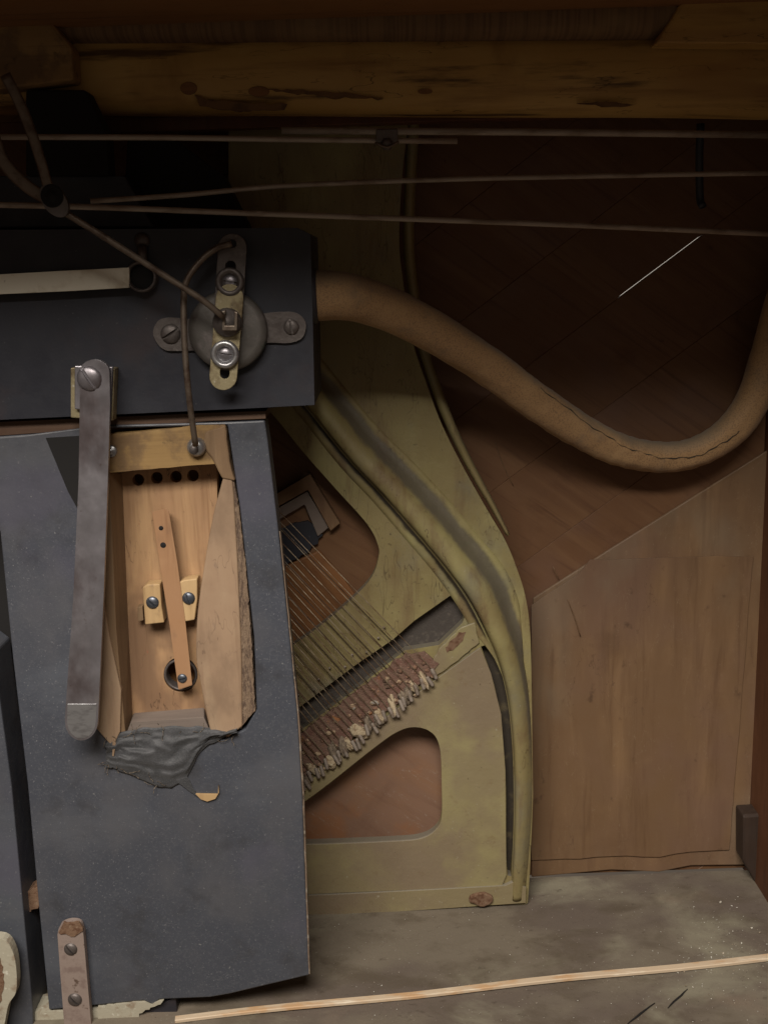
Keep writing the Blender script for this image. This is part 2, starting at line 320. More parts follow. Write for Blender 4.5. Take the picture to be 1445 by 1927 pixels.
m_tuft = M('ragged_pale_felt', (.40, .32, .21), [((.22, .15, .09), (200, 200, 200), .48, .62), ((.50, .45, .33), (300, 300, 300), .6, .7)], .95, bump=[((500, 500, 500), 1, .0015)])
m_tuft2 = M('dirty_brown_felt', (.20, .155, .11), [((.10, .075, .055), (150, 150, 150), .45, .65), ((.33, .28, .2), (260, 260, 260), .6, .72)], .95, bump=[((500, 500, 500), 1, .0015)])
m_cloth = M('torn_black_cloth', (.036, .037, .040), [((.07, .07, .075), (700, 700, 700), .5, .6, 1, .5), ((.065, .065, .07), (40, 40, 40), .45, .7), ((.16, .15, .14), (200, 200, 200), .68, .76, 2, .6)], .65, bump=[((300, 300, 300), .5, .001)], sheen=.15)
m_stripe = wood('orange_striped_wood', (.20, .085, .03), (.055, .024, .012), (.25, .115, .04), 'z', rot=(0, 36, 0), g=60, rough=.6)
m_cane = M('pale_cane', (.56, .44, .31), [((.52, .33, .18), (25, 80, 80), .48, .65), ((.75, .66, .52), (15, 90, 90), .55, .7)], .6, bump=[((20, 300, 300), .2, .0005)])
m_bits = M('plaster_crumbs', (.55, .53, .47), [((.35, .28, .2), (80, 80, 80), .5, .6)], .9)
m_day = bpy.data.materials.new('daylight_behind'); m_day.use_nodes = True
_b = m_day.node_tree.nodes['Principled BSDF']; _b.inputs['Base Color'].default_value = (.8, .8, .8, 1)
_b.inputs['Emission Color'].default_value = (1, .93, .82, 1); _b.inputs['Emission Strength'].default_value = 0.7

# ------------------------------------------------------------------ setting
FLOOR_Z = S(1150, 1640, 0.30).z
def boxm(x0, x1, y0, y1, z0, z1):
    c = Vector(((x0+x1)/2, (y0+y1)/2, (z0+z1)/2)); a, b, d = (x1-x0)/2, (y1-y0)/2, (z1-z0)/2
    vs = [(i*a, j*b, k*d) for i in (-1, 1) for j in (-1, 1) for k in (-1, 1)]
    return mesh('box', vs, [(0, 1, 3, 2), (4, 6, 7, 5), (0, 4, 5, 1), (2, 3, 7, 6), (0, 2, 6, 4), (1, 5, 7, 3)]), c
def box(name, dims, m, parent=None, bev=.001):
    me, c = boxm(*dims); me.name = name; o = link(name, me, m, parent, c)
    if bev: bevel(o, bev)
    return o
# bottom board of the case: a gently uneven dusty sheet with thickness
vs = []; fs = []; nx, ny = 90, 60; X0, X1, Y0, Y1 = -.64, .70, -.42, .292
for j in range(ny+1):
    for i in range(nx+1):
        x = X0+(X1-X0)*i/nx; y = Y0+(Y1-Y0)*j/ny
        vs.append((x, y, FLOOR_Z+.0016*noise.noise(Vector((x*9, y*9, 1)))+.0006*noise.noise(Vector((x*45, y*45, 4)))))
for j in range(ny):
    for i in range(nx): fs.append((j*(nx+1)+i, j*(nx+1)+i+1, (j+1)*(nx+1)+i+1, (j+1)*(nx+1)+i))
me = bpy.data.meshes.new('floor'); me.from_pydata(vs, [], fs); me.update(); me.shade_smooth()
fl = link('floor', me, m_floor)
tag(fl, kind='structure')
ub_ = box('floor_underside', (X0, X1, Y0, Y1, FLOOR_Z-.03, FLOOR_Z-.004), m_void, None, 0); tag(ub_, kind='structure')
rw = box('wall_right', (S(1418, 1300, .29).x+.004, S(1418, 1300, .29).x+.03, -.38, .34, FLOOR_Z-.01, .60), m_redwood); tag(rw, kind='structure')
lw = box('wall_left', (-.66, -.63, -.38, .34, FLOOR_Z-.01, .60), m_redwood); tag(lw, kind='structure')

# ------------------------------------------------------------------ soundboard of diagonal planks
SY = .30
sb = thing('soundboard', S(1150, 1500, SY), 'reddish brown soundboard of diagonal planks with a crack letting daylight through', 'soundboard')
# joints are lines x*sin+z*cos = c in the world plane; crack joint goes through (850,795)-(1320,443)
A = S(850, 795, SY); B = S(1320, 443, SY); dr = (B-A); dr.y = 0; dr.normalize(); nr = Vector((-dr.z, 0, dr.x))
if nr.z < 0: nr = -nr
c0 = A.dot(nr)
def sbp(t, c, y=SY): v = dr*t+nr*c; return Vector((v.x, y, v.z))
BX0, BX1, BZ0, BZ1 = -.64, rw.location.x-.014, FLOOR_Z-.002, .60
def clip(poly):
    def cl(P, ax, lim, sg):
        out = []
        for i in range(len(P)):
            a, b = P[i], P[(i+1) % len(P)]; fa = (a[ax]-lim)*sg; fb = (b[ax]-lim)*sg
            if fa >= 0: out.append(a)
            if fa*fb < 0: out.append(a.lerp(b, fa/(fa-fb)))
        return out
    for ax, lim, sg in ((0, BX0, 1), (0, BX1, -1), (2, BZ0, 1), (2, BZ1, -1)):
        poly = cl(poly, ax, lim, sg)
        if len(poly) < 3: return []
    return poly
def slab(name, poly, th, m, parent, bev=.0006):
    c = sum(poly, Vector())/len(poly); n = len(poly)
    vs = [p-c for p in poly]+[p-c+Vector((0, th, 0)) for p in poly]
    fs = [tuple(range(n)), tuple(range(2*n-1, n-1, -1))]+[(i, (i+1) % n, (i+1) % n+n, i+n) for i in range(n)]
    o = link(name, mesh(name, vs, fs), m, parent, c)
    if bev: bevel(o, bev, 1)
    return o
widths = [.092, .105, .088, .110, .095, .100, .09, .108, .1, .1, .1, .1, .1]
t0 = (S(1165, 560, SY)).dot(dr); t1 = (S(1322, 442, SY)).dot(dr)
G = .00004
def plank(ca, cb, crack_side=0):
    g0 = sbp(-2, ca+G); g1 = sbp(2, ca+G); g2 = sbp(2, cb-G); g3 = sbp(-2, cb-G)
    P = [g0, g1, g2, g3]
    if crack_side == 1:      # crack on the lower edge: open a slit between t0 and t1
        P = [g0, sbp(t0-.004, ca+G), sbp(t0+.004, ca+.0011), sbp(t1-.006, ca+.0010), sbp(t1+.004, ca+G), g1, g2, g3]
    q = clip(P)
    if q: slab('plank', q, .006, m_sound, sb, .0004 if crack_side else .0006)
c = c0
for i in range(7): plank(c, c+widths[i], 1 if i == 0 else 0); c += widths[i]
c = c0
for i in range(9): plank(c-widths[-1-i], c); c -= widths[-1-i]
# a white room wall seen only through the crack
day = box('daylight_wall', (S(1150, 500, SY).x-.02, BX1, SY+.05, SY+.054, .13, .42), m_day, None, 0); tag(day, kind='structure')
bk = box('back_wall', (-.66, BX1+.03, SY+.058, SY+.07, FLOOR_Z-.02, .62), m_void, None, 0); tag(bk, kind='structure')

# lower right board below the diagonal, its tone paler for light that falls there
ds = prism('lower_board', [(1003, 1126), (1150, 1032), (1446, 846), (1470, 842), (1450, 1628), (1300, 1630), (1240, 1642), (1150, 1638), (1000, 1652)], SY-.005, .004, m_panel, sb, .0015, 2)
ds['label'] = 'paler brown board below the diagonal seam'
pn = prism('light_patch_sheet', rough_loop([(1000, 1140), (1092, 1078), (1110, 1054), (1250, 1050), (1417, 1046), (1372, 1600), (1300, 1604), (1240, 1612), (1150, 1612), (1000, 1620)], 30, 2.5, 66, .03), SY-.0078, .0024, m_panel, sb, .0012, 2)  # thin sheet added for the rectangular light patch
pn['label'] = 'thin pale sheet added for a light patch on the lower right board'
# ------------------------------------------------------------------ cast iron plate
PY = .23
ip = thing('iron_plate', S(780, 1715, PY), 'curved cast iron piano plate in worn olive gold paint behind the strings', 'piano plate')
outer = cat([(768, 228, 0), (757, 330, 0), (751, 450, 0), (760, 540, 0), (776, 640, 0), (802, 720, 0), (832, 800, 0), (872, 880, 0), (917, 960, 0), (952, 1020, 0), (976, 1080, 0), (990, 1130, 0), (998, 1200, 0), (1001, 1350, 0), (1003, 1500, 0)], 5)
outer = [(p.x, p.y) for p in outer] + [(997, 1640), (993, 1700), (984, 1706), (800, 1717), (640, 1728), (430, 1739), (430, 215)]
h1 = [(p.x, p.y) for p in cat([(470, 735, 0), (520, 788, 0), (570, 850, 0), (630, 918, 0), (690, 985, 0), (711, 1025, 0), (712, 1050, 0), (700, 1085, 0), (668, 1122, 0), (600, 1180, 0), (545, 1218, 0), (470, 1262, 0)], 5)]
rec_up = [(850, 1119), (780, 1168), (739, 1204), (670, 1251), (553, 1339), (470, 1398)]
rec_dn = [(470, 1440), (556, 1382), (687, 1283), (762, 1224), (826, 1214), (870, 1172), (884, 1140)]
h3 = rec_up + rec_dn
gl = [(905, 1217), (930, 1290), (945, 1380), (952, 1480), (952, 1600), (955, 1648)]
gr = [(962, 1650), (967, 1600), (975, 1500), (972, 1410), (962, 1335), (943, 1268), (916, 1213)]
h4 = [(p.x, p.y) for p in cat([(a, b, 0) for a, b in gl], 4)] + [(p.x, p.y) for p in cat([(a, b, 0) for a, b in gr], 4)]
h2 = [(p.x, p.y) for p in cat([(470, 1588, 0), (470, 1560, 0), (570, 1512, 0), (700, 1412, 0), (745, 1380, 0), (780, 1369, 0), (814, 1380, 0), (829, 1412, 0), (832, 1480, 0), (832, 1535, 0), (823, 1560, 0), (795, 1578, 0), (740, 1584, 0), (580, 1590, 0)], 5, True)]
web = prism('web', [outer, h1, h3, h4, h2], PY, .014, m_plate, ip, .0026, 3)
low = [(904, 1219), (924, 1268), (943, 1345), (951, 1450), (952, 1560), (953, 1648), (945, 1667), (760, 1676), (430, 1690), (430, 1568), (562, 1488), (707, 1366), (813, 1284)]
pnl = prism('lower_panel', [low, [(p[0]-1, p[1]) for p in h2]], PY-.0035, .0032, m_bronze_low, ip, .0015, 2)
# back of the recess and the short rusty ledge
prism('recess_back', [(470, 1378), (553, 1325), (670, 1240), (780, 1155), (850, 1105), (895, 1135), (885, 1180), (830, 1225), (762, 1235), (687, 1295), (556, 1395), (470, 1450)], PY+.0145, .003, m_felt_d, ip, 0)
prism('groove_shade', [(895, 1205), (925, 1205), (960, 1290), (985, 1400), (985, 1560), (972, 1665), (945, 1665), (942, 1500), (930, 1360)], PY+.0145, .003, m_seam_shade, ip, 0)  # dark backing colour deepens the shade inside the groove
# bottom border
prism('bottom_border', [(470, 1690), (640, 1684), (800, 1676), (950, 1668), (968, 1660), (990, 1672), (989, 1700), (800, 1713), (640, 1723), (470, 1732)], PY-.006, .0058, m_bronze_low, ip, .003, 3)
b = prism('rusty_bolt', rough_loop(circ(906, 1695, 24, 12, 14), 6, 4, 3), PY-.0105, .006, m_rust, ip, .002, 2); b['label'] = 'rusty bolt head in the bottom corner'
# strut (ridge) with a steep left wall and a sloping right flank
ridge = [(520, 640, 23), (560, 700, 24), (612, 765, 24), (678, 845, 25), (740, 909, 26), (800, 976, 27), (858, 1045, 27), (903, 1105, 28), (934, 1170, 25), (958, 1235, 22), (974, 1310, 19), (982, 1410, 17), (983, 1530, 16), (977, 1640, 14), (974, 1690, 13)]
rp = cat([S(a, b, PY) for a, b, _ in ridge], 6); rw_ = [v.x for v in cat([(c_, 0, 0) for *_, c_ in ridge], 6)]
# (side, height, dust, left_dark) across the strut: it grows out of the web on both sides
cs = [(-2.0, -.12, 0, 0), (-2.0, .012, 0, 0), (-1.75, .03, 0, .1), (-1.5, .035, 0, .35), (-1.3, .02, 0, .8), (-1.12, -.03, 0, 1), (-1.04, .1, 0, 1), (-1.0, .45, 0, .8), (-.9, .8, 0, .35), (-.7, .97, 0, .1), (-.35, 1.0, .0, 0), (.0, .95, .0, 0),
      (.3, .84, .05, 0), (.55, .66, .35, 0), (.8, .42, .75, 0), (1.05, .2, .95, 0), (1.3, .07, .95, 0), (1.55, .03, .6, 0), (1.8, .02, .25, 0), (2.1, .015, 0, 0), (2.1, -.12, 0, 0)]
tt = rp[10]-rp[9]; sg = 1 if tt.cross(Vector((0, -1, 0))).x > 0 else -1
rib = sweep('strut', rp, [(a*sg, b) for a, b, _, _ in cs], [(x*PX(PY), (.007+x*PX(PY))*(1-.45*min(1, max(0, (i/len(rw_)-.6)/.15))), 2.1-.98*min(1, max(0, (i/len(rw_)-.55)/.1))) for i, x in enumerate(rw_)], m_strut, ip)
da = rib.data.attributes.new('dust', 'FLOAT', 'POINT'); so_ = rib.data.attributes.new('left_dark', 'FLOAT', 'POINT')  # second attribute darkens the foot of the strut's left wall
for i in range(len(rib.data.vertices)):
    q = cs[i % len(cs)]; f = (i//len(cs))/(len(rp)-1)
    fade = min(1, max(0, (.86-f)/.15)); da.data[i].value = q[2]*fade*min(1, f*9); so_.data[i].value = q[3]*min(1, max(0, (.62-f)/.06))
# outer rim
rim = [(779, 215, 10), (773, 330, 10), (769, 450, 10), (777, 540, 10), (793, 640, 10), (818, 722, 10), (849, 802, 9), (887, 880, 8), (926, 950, 6), (955, 1005, 4)]
prof = [(math.cos(2*math.pi*i/10), math.sin(2*math.pi*i/10)) for i in range(10)]
sweep('rim', cat([S(a, b, PY+.008) for a, b, _ in rim], 6), prof, [(v.x*PX(PY), .009) for v in cat([(c_, 0, 0) for *_, c_ in rim], 6)], m_plate, ip)
# felt strip under the string ends
fs_ = rough_loop([(470, 1447), (558, 1386), (688, 1288), (762, 1232), (800, 1226), (822, 1252), (806, 1276), (704, 1358), (560, 1475), (470, 1530)], 7, 7, 1)
fe = prism('felt_strip', fs_, PY-.0045, .004, m_felt_p, ip, .001)
prism('rusty_ledge', rough_loop([(826, 1222), (868, 1180), (893, 1172), (902, 1210), (862, 1243), (818, 1276), (806, 1260)], 8, 2, 2), PY-.003, .0026, m_bronze_low, ip, .001)
r_ = prism('rust_patch', rough_loop([(838, 1218), (864, 1192), (876, 1190), (866, 1212), (842, 1230)], 6, 5, 4), PY-.0037, .0009, m_rust, ip, 0)
# hitch pins, tufts and strings
pin_me = None; NS = 25
def capsule(name, r, l, seg=10):
    prof = [(0, 0)] ; rings = [(0, 0), (.6, .12), (.9, .4), (1, .9), (1, l/r-.9), (.9, l/r-.4), (.6, l/r-.12), (0, l/r)]
    vs = []; fs = []
    for q, (a, b) in enumerate(rings):
        for i in range(seg):
            th = 2*math.pi*i/seg; vs.append((a*r*math.cos(th), a*r*math.sin(th), -b*r))
    for q in range(len(rings)-1):
        for i in range(seg):
            j = (i+1) % seg; fs.append((q*seg+i, q*seg+j, (q+1)*seg+j, (q+1)*seg+i))
    return mesh(name, vs, fs, True)
pin_me = capsule('hitch_pin', .0024, .0150); pin_me.materials.append(m_pin)
def tuft_mesh(k):
    bm = bmesh.new(); bmesh.ops.create_icosphere(bm, subdivisions=3, radius=1)
    for v in bm.verts:
        n1 = noise.noise(v.co*1.6+Vector((k*5, 0, 0))); n2 = noise.noise(v.co*4+Vector((k*5, 3, 0)))
        v.co *= 1+.45*n1+.3*n2
        v.co.x *= .0058; v.co.z *= .0115; v.co.y *= .0038
    me = bpy.data.meshes.new('felt_tuft'); bm.to_mesh(me); bm.free()
    for p in me.polygons: p.use_smooth = True
    me.materials.append((m_tuft, m_felt_p, m_tuft, m_tuft2, m_tuft2, m_felt_p)[k]); return me
tufts = [tuft_mesh(k) for k in range(6)]
SYS = PY-.018
for i in range(NS):
    f = i/(NS-1)
    ex, ey = 806-f*250, 1252+f*206
    ex += rnd.uniform(-3.5, 3.5); ey += rnd.uniform(-2, 2)
    # string from the pin up and to the left, to behind the dark board
    sl = 1.03+.22*f
    sx = 455; sy = ey-(ex-sx)*sl
    mid = (ex-26, ey-26*sl)
    s = tube('piano_string', [S(sx, sy, SYS-.002), S(mid[0], mid[1], SYS+.006), S(ex, ey, PY-.007), S(ex+9, ey+14, PY-.0075)], .00052+.0003*f, m_string, None, 6, 1)
    tag(s, 'thin steel string running diagonally behind the dark board down to the red felt', 'string', 'piano strings fanning down to the felt strip')
    p = link('hitch_pin', pin_me, None, ip, S(ex+6+rnd.uniform(-3, 3), ey+12+rnd.uniform(-5, 6), PY-.0085), (R(-8+rnd.uniform(-8, 8)), R(-22+rnd.uniform(-10, 10)), 0))
    if i % 2 == 0 or i in (3, 9, 15):
        tfx = link('felt_tuft', tufts[i % 6], None, ip, S(ex-4+rnd.uniform(-5, 5), ey+26+rnd.uniform(-5, 4), PY-.006), (rnd.uniform(-.3, .3), R(-30+rnd.uniform(-25, 25)), rnd.uniform(-.4, .4)))
        tfx.scale = (rnd.uniform(.6, 1.5), rnd.uniform(.6, 1.4), rnd.uniform(.6, 1.3))
    # a second fainter row and bridge pins above the recess
    if i % 2 == 0:
        bx, by = ex-78+rnd.uniform(-6, 6), ey-78*sl+20+rnd.uniform(-14, 4)
        if bx > 548:
            q = link('bridge_pin', pin_me, None, ip, S(bx, by, PY-.005), (R(60), 0, 0)); q.scale = (.6, .6, .6)
def felt_lumps():
    bm = bmesh.new()
    for k in range(85):
        f = rnd.random(); v = rnd.random()
        px, py = 806-f*256+(-14+30*v), 1240+f*200+(-14+58*v)
        c0_ = S(px, py, PY-.0048); r = rnd.uniform(.0012, .0034)
        st = bmesh.ops.create_icosphere(bm, subdivisions=2, radius=1)['verts']
        for q in st:
            d = 1+.5*noise.noise(q.co*1.7+Vector((k, 0, 0)))
            q.co = c0_+Vector((q.co.x*r*d*1.2, q.co.y*r*.55*d, q.co.z*r*d))
    me = bpy.data.meshes.new('felt_crumbs'); bm.to_mesh(me); bm.free(); me.shade_smooth()
    o = link('felt_crumbs', me, m_lump, ip); o['kind'] = 'stuff'
    o.location = -WL[ip]
m_lump = M('mixed_felt_crumbs', (.20, .11, .07), [((.34, .25, .16), (70, 70, 70), .48, .56), ((.10, .06, .04), (90, 90, 90), .55, .62), ((.26, .24, .21), (55, 55, 55), .6, .66), ((.30, .13, .05), (50, 50, 50), .64, .7)], .95, bump=[((400, 400, 400), 1, .0015)])
felt_lumps()
for i in range(14):
    f = (i+.5)/14; ex, ey = 790-f*235, 1245+f*200; sl = 1.0+.2*f
    s = tube('piano_string', [S(455, ey-(ex-455)*sl-6, PY-.008), S(ex, ey, PY-.003)], .00055, m_wire, None, 6, 1)
    tag(s, 'dull brown string of the rear layer crossing behind the steel strings', 'string', 'dull strings behind the steel strings')

prism('inner_board', [(400, 760), (600, 760), (760, 980), (790, 1120), (640, 1250), (400, 1330)], SY-.034, .006, m_sound, sb, .001)
prism('inner_board', [(400, 1340), (560, 1400), (780, 1330), (872, 1360), (900, 1500), (880, 1640), (400, 1650)], SY-.036, .006, m_panel3, sb, .001)
# inside the upper opening: striped wood and a small open frame
o_ = prism('striped_block', [(470, 1095), (545, 1062), (600, 1036), (640, 1080), (690, 1150), (620, 1220), (540, 1270), (470, 1300)], SY-.041, .006, m_stripe, None, .002)
tag(o_, 'orange brown striped wooden block behind the strings in the upper plate opening', 'wood block')
fr_o = [(505, 938), (583, 890), (640, 985), (560, 1040), (505, 1070)]
fr_i = [(505, 965), (578, 920), (618, 990), (560, 1028), (505, 1055)]
bf = prism('frame', [(505, 938), (583, 892), (640, 985), (622, 1000), (579, 922), (505, 964)], SY-.048, .013, m_panel, sb, .001)
bf['label'] = 'small tilted wooden frame around a dark opening'
prism('inner_lining', [(505, 966), (578, 925), (620, 992), (598, 1010), (573, 950), (505, 990)], SY-.043, .008, m_greywood, bf, .001)
prism('dark_cloth', rough_loop([(505, 1000), (545, 990), (580, 978), (606, 1008), (585, 1035), (545, 1060), (505, 1075)], 8, 6, 5), SY-.0405, .005, m_block, bf, .001)

# ------------------------------------------------------------------ hose
hp = [(588, 556, .060, 45), (640, 556, .066, 43), (700, 570, .085, 40), (770, 600, .110, 38), (850, 645, .140, 36), (930, 697, .172, 35), (1010, 757, .200, 34), (1085, 806, .222, 32.5), (1150, 840, .238, 31), (1215, 858, .248, 29), (1285, 857, .254, 28), (1345, 833, .256, 29), (1392, 792, .254, 31), (1425, 735, .250, 31), (1447, 660, .24, 31), (1475, 560, .22, 31), (1500, 480, .21, 31)]
hs = thing('air_hose', S(588, 556, .06), 'thick tan cloth covered air hose sagging from the dark chest to the right', 'hose')
P = cat([S(a, b, c_) for a, b, c_, _ in hp], 8); Rr = cat([(d_*PX(c_), 0, 0) for a, b, c_, d_ in hp], 8)
seg = 28; vs = []; fs = []; cc = WL[hs]
for i, p in enumerate(P):
    t = (P[min(i+1, len(P)-1)]-P[max(i-1, 0)]).normalized(); s = t.cross(Vector((0, -1, 0))).normalized(); u = s.cross(t)
    for j in range(seg):
        a = 2*math.pi*j/seg
        q = p+s*math.cos(a)*.1+u*math.sin(a)*.1
        r = Rr[i].x*(1+.05*noise.noise(q*22)+.035*noise.noise(q*60))
        # pinched folds at the bend
        k = math.exp(-((i-72)/26)**2)
        d = math.sin(a-1.15)
        r *= 1-.10*k*math.exp(-((a-1.45)/.13)**2)-.022*k*math.sin(i*1.9+math.sin(a*2)*2)
        vs.append(p-cc+(s*math.cos(a)+u*math.sin(a))*r)
for i in range(len(P)-1):
    for j in range(seg): fs.append((i*seg+j, i*seg+(j+1) % seg, (i+1)*seg+(j+1) % seg, (i+1)*seg+j))
fs.append(tuple(range(seg))); fs.append(tuple((len(P)-1)*seg+j for j in range(seg)))
link('hose_body', mesh('hose_body', vs, fs, True), m_hose, hs, cc)
sp = []
for i in range(46, len(P)-34):
    p = P[i]; t = (P[i+1]-P[i-1]).normalized(); s_ = t.cross(Vector((0, -1, 0))).normalized(); u_ = s_.cross(t)
    if s_.z < 0: s_ = -s_
    a = .72+.85*min(1, (i-46)/34)+.05*math.sin(i*.7)+.04*math.sin(i*1.9)
    sp.append(p+(s_*math.cos(a)+u_*math.sin(a))*Rr[i].x*1.0)
sweep('seam', sp, [(-1, 0), (0, 1), (1, 0), (0, -1)], [(.00055*(1+.5*math.sin(i*1.3)), .0009) for i in range(len(sp))], m_seam_shade, hs)
me, c_ = boxm(0, .012, -.030, .030, -.028, .028)
cl = link('hose_mouth', lathe_mesh('hose_mouth', [(.020, -.004), (.0262, -.004), (.0272, 0), (.0262, .006), (.020, .006)]), m_block, hs, S(590, 556, .06), (0, 0, R(90)))

# ------------------------------------------------------------------ overhead woodwork
kb = thing('key_bed', (0, 0, .47), 'amber wooden key bed boards forming the top, in deep shade', 'key bed')
zk = .455
for i, (y0, y1) in enumerate(((-.38, -.06), (-.058, .05), (.052, .16), (.162, .30))):
    box('board', (-.63, BX1, y0, y1, zk+.002*i, zk+.03), m_dkwood if i < 3 else m_keybed, kb, .0015)
# large round-edged rail with knots
def rail(name, px0, py0, px1, py1, y, ry, hz, m, label, catg, seg=16, wob=.004):
    a = S(px0, py0, y); b_ = S(px1, py1, y); c = (a+b_)/2; n = 60; vs = []; fs = []
    for i in range(n+1):
        p = a.lerp(b_, i/n)
        for j in range(seg):
            th = 2*math.pi*j/seg; cy = math.cos(th); cz = math.sin(th)
            q = Vector((p.x*6, cy*2, cz*2)); e = 1+wob*10*noise.noise(q)
            sy = math.copysign(abs(cy)**.55, cy)*ry*e; sz = math.copysign(abs(cz)**.55, cz)*hz*e
            vs.append(p-c+Vector((0, sy, sz)))
    for i in range(n):
        for j in range(seg): fs.append((i*seg+j, i*seg+(j+1) % seg, (i+1)*seg+(j+1) % seg, (i+1)*seg+j))
    fs.append(tuple(range(seg))); fs.append(tuple(n*seg+j for j in range(seg)))
    o = link(name, mesh(name, vs, fs, True), m, None, c); tag(o, label, catg); return o
rl = rail('wooden_rail', -60, 140, 1500, 148, .13, .035, .037, m_keybed, 'yellow brown knotty wooden rail across the top', 'rail')
# knots as shallow hollows' dark plugs
for (kx, ky, kr, kh) in ((355, 165, 16, 12), (487, 171, 20, 10), (800, 171, 14, 5)):
    k_ = prism('knot', [(p[0], p[1]) for p in circ(kx, ky, kr, kh, 14)], .0945, .004, m_dkwood, None, .001)
    k_.parent = rl; k_.location = WL[k_]-WL[rl]
r2 = rail('upper_rail', -60, 42, 1500, 30, .10, .03, .020, m_comb, 'dark brown ridged wooden rail along the very top edge of the picture', 'rail')
cb = prism('corner_brace', [(1235, 80), (1290, -10), (1480, -30), (1480, 82)], .065, .03, m_keybed, None, .003)
tag(cb, 'amber wooden corner brace in the top right corner', 'brace')
lb = prism('left_brace', [(-20, 10), (60, -10), (135, 88), (140, 150), (-20, 170)], .06, .03, m_rail, None, .004)
tag(lb, 'yellowish wooden brace in the top left corner', 'brace')
for q in ([(365, 176), (390, 186), (450, 192), (540, 196), (535, 206), (440, 208), (375, 198)], [(480, 165), (560, 168), (640, 174), (720, 183), (640, 184), (560, 176)], [(1085, 193), (1140, 190), (1200, 196), (1140, 200)]):
    k_ = prism('stain', rough_loop(q, 9, 5, 71, .15), .0942, .004, m_stain, None, .0008)
    k_.parent = rl; k_.location = WL[k_]-WL[rl]
# under-rail shadowed strip
box('rail_batten', (-.62, BX1, .165, .185, S(700, 232, .165).z, S(700, 205, .165).z), m_redwood, None); bpy.data.objects['rail_batten']; tag(bpy.data.objects['rail_batten'], 'dark red wooden batten under the knotty rail', 'batten')

# ------------------------------------------------------------------ upper dark chest (block)
BY = .03
wc = thing('wind_chest', S(300, 770, BY), 'dark painted wooden wind chest across the upper left with hardware screwed to its front', 'wind chest')
prism('front_block', [(-60, 432), (560, 428), (584, 440), (588, 560), (592, 762), (480, 768), (240, 779), (-60, 793)], BY, .13, m_block, wc, .002)
prism('lower_moulding', [(-60, 796), (240, 783), (400, 776), (500, 773), (500, 788), (400, 792), (-60, 824)], BY+.012, .05, m_dkpost2, wc, .001)
prism('back_block', [(-60, 330), (235, 330), (285, 420), (290, 428), (-60, 430)], BY+.05, .06, m_block, wc, .002)
prism('end_bracket', [(240, 255), (330, 262), (420, 330), (470, 430), (285, 430), (235, 330)], BY+.09, .03, m_void, wc, .002)

# ------------------------------------------------------------------ main dark board with the opened pouch
MY = .04
mb = thing('pneumatic_board', S(340, 1870, MY), 'large dark cloth covered board with an opened wooden pouch box in it', 'pneumatic board')
outl = [(-70, 826), (60, 817), (200, 800), (430, 794), (498, 791), (504, 830), (524, 1000), (545, 1200), (560, 1350), (569, 1500), (574, 1650), (582, 1836), (430, 1872), (395, 1878), (300, 1882), (288, 1892), (270, 1884), (180, 1893), (92, 1902), (72, 1700), (52, 1480), (24, 1240), (0, 1000), (-70, 900)]
cut = [(196, 806), (428, 800), (452, 960), (478, 1200), (483, 1336), (462, 1372), (424, 1392), (300, 1398), (214, 1400), (184, 1368), (192, 1130)]
bd = prism('board', [outl, cut], MY, .030, m_black, mb, .0016, 2)
prism('worn_edge', rough_loop([(569.5, 1500), (574.5, 1650), (581, 1834), (583.5, 1834), (577, 1650), (572, 1500), (563, 1350), (548, 1200), (527, 1000), (525.5, 1000), (546, 1200), (560.5, 1350)], 20, 1.2, 2), MY-.0002, .001, m_edge, mb, 0)
prism('chipped_edge', rough_loop([(183, 1896), (268, 1886), (285, 1893), (306, 1882), (302, 1890), (262, 1908), (258, 1922), (186, 1934)], 6, 4, 8), MY-.001, .012, m_pale, mb, .0008)
prism('bottom_strip', rough_loop([(10, 1912), (90, 1904), (262, 1902), (262, 1925), (180, 1932), (10, 1950)], 14, 3, 3), MY+.001, .03, m_pale, mb, .001)
prism('lower_board', [(255, 1912), (330, 1878), (336, 1925), (330, 1960), (255, 1960)], MY+.006, .03, m_block, mb, .001)
# flat black wedge, put in as the shade of a notch beside the metal bar
prism('shade_wedge', [(86, 824), (150, 820), (150, 965), (128, 925)], MY-.001, .0008, m_void, mb, 0)
# pouch box
BXY = MY+.030
px_ = thing  # noqa
back = prism('back_plate', [[(200, 870), (408, 866), (410, 1010), (412, 1390), (205, 1402)],
                            circ(260, 903, 11), circ(295, 899, 11), circ(331, 897, 11), circ(363, 895, 11), circ(340, 1270, 32, 33, 30)], BXY, .012, m_box, mb, .0008)
prism('hole_backing', [(215, 870), (400, 870), (400, 1320), (215, 1320)], BXY+.028, .004, m_dkwood, mb, 0)
# rim ring in the round hole
rg = link('hole_rim', lathe_mesh('hole_rim', [(.0150, .012), (.0150, .001), (.0156, -.0008), (.0170, -.0014), (.0180, .0), (.0180, .010)], 40), m_iron, mb, S(340, 1270, BXY))
# top rail of the box
tr = prism('box_top_rail', rough_loop([(198, 818), (300, 808), (374, 800), (424, 799), (420, 872), (385, 874), (200, 890)], 16, 2.0, 6), MY-.002, .028, m_rail, mb, .0018)
tp_ = prism('corner_joint', rough_loop([(384, 812), (424, 799), (432, 870), (444, 905), (418, 900), (398, 862), (380, 838)], 14, 3, 8), MY-.0045, .03, m_cheek2, mb, .002)
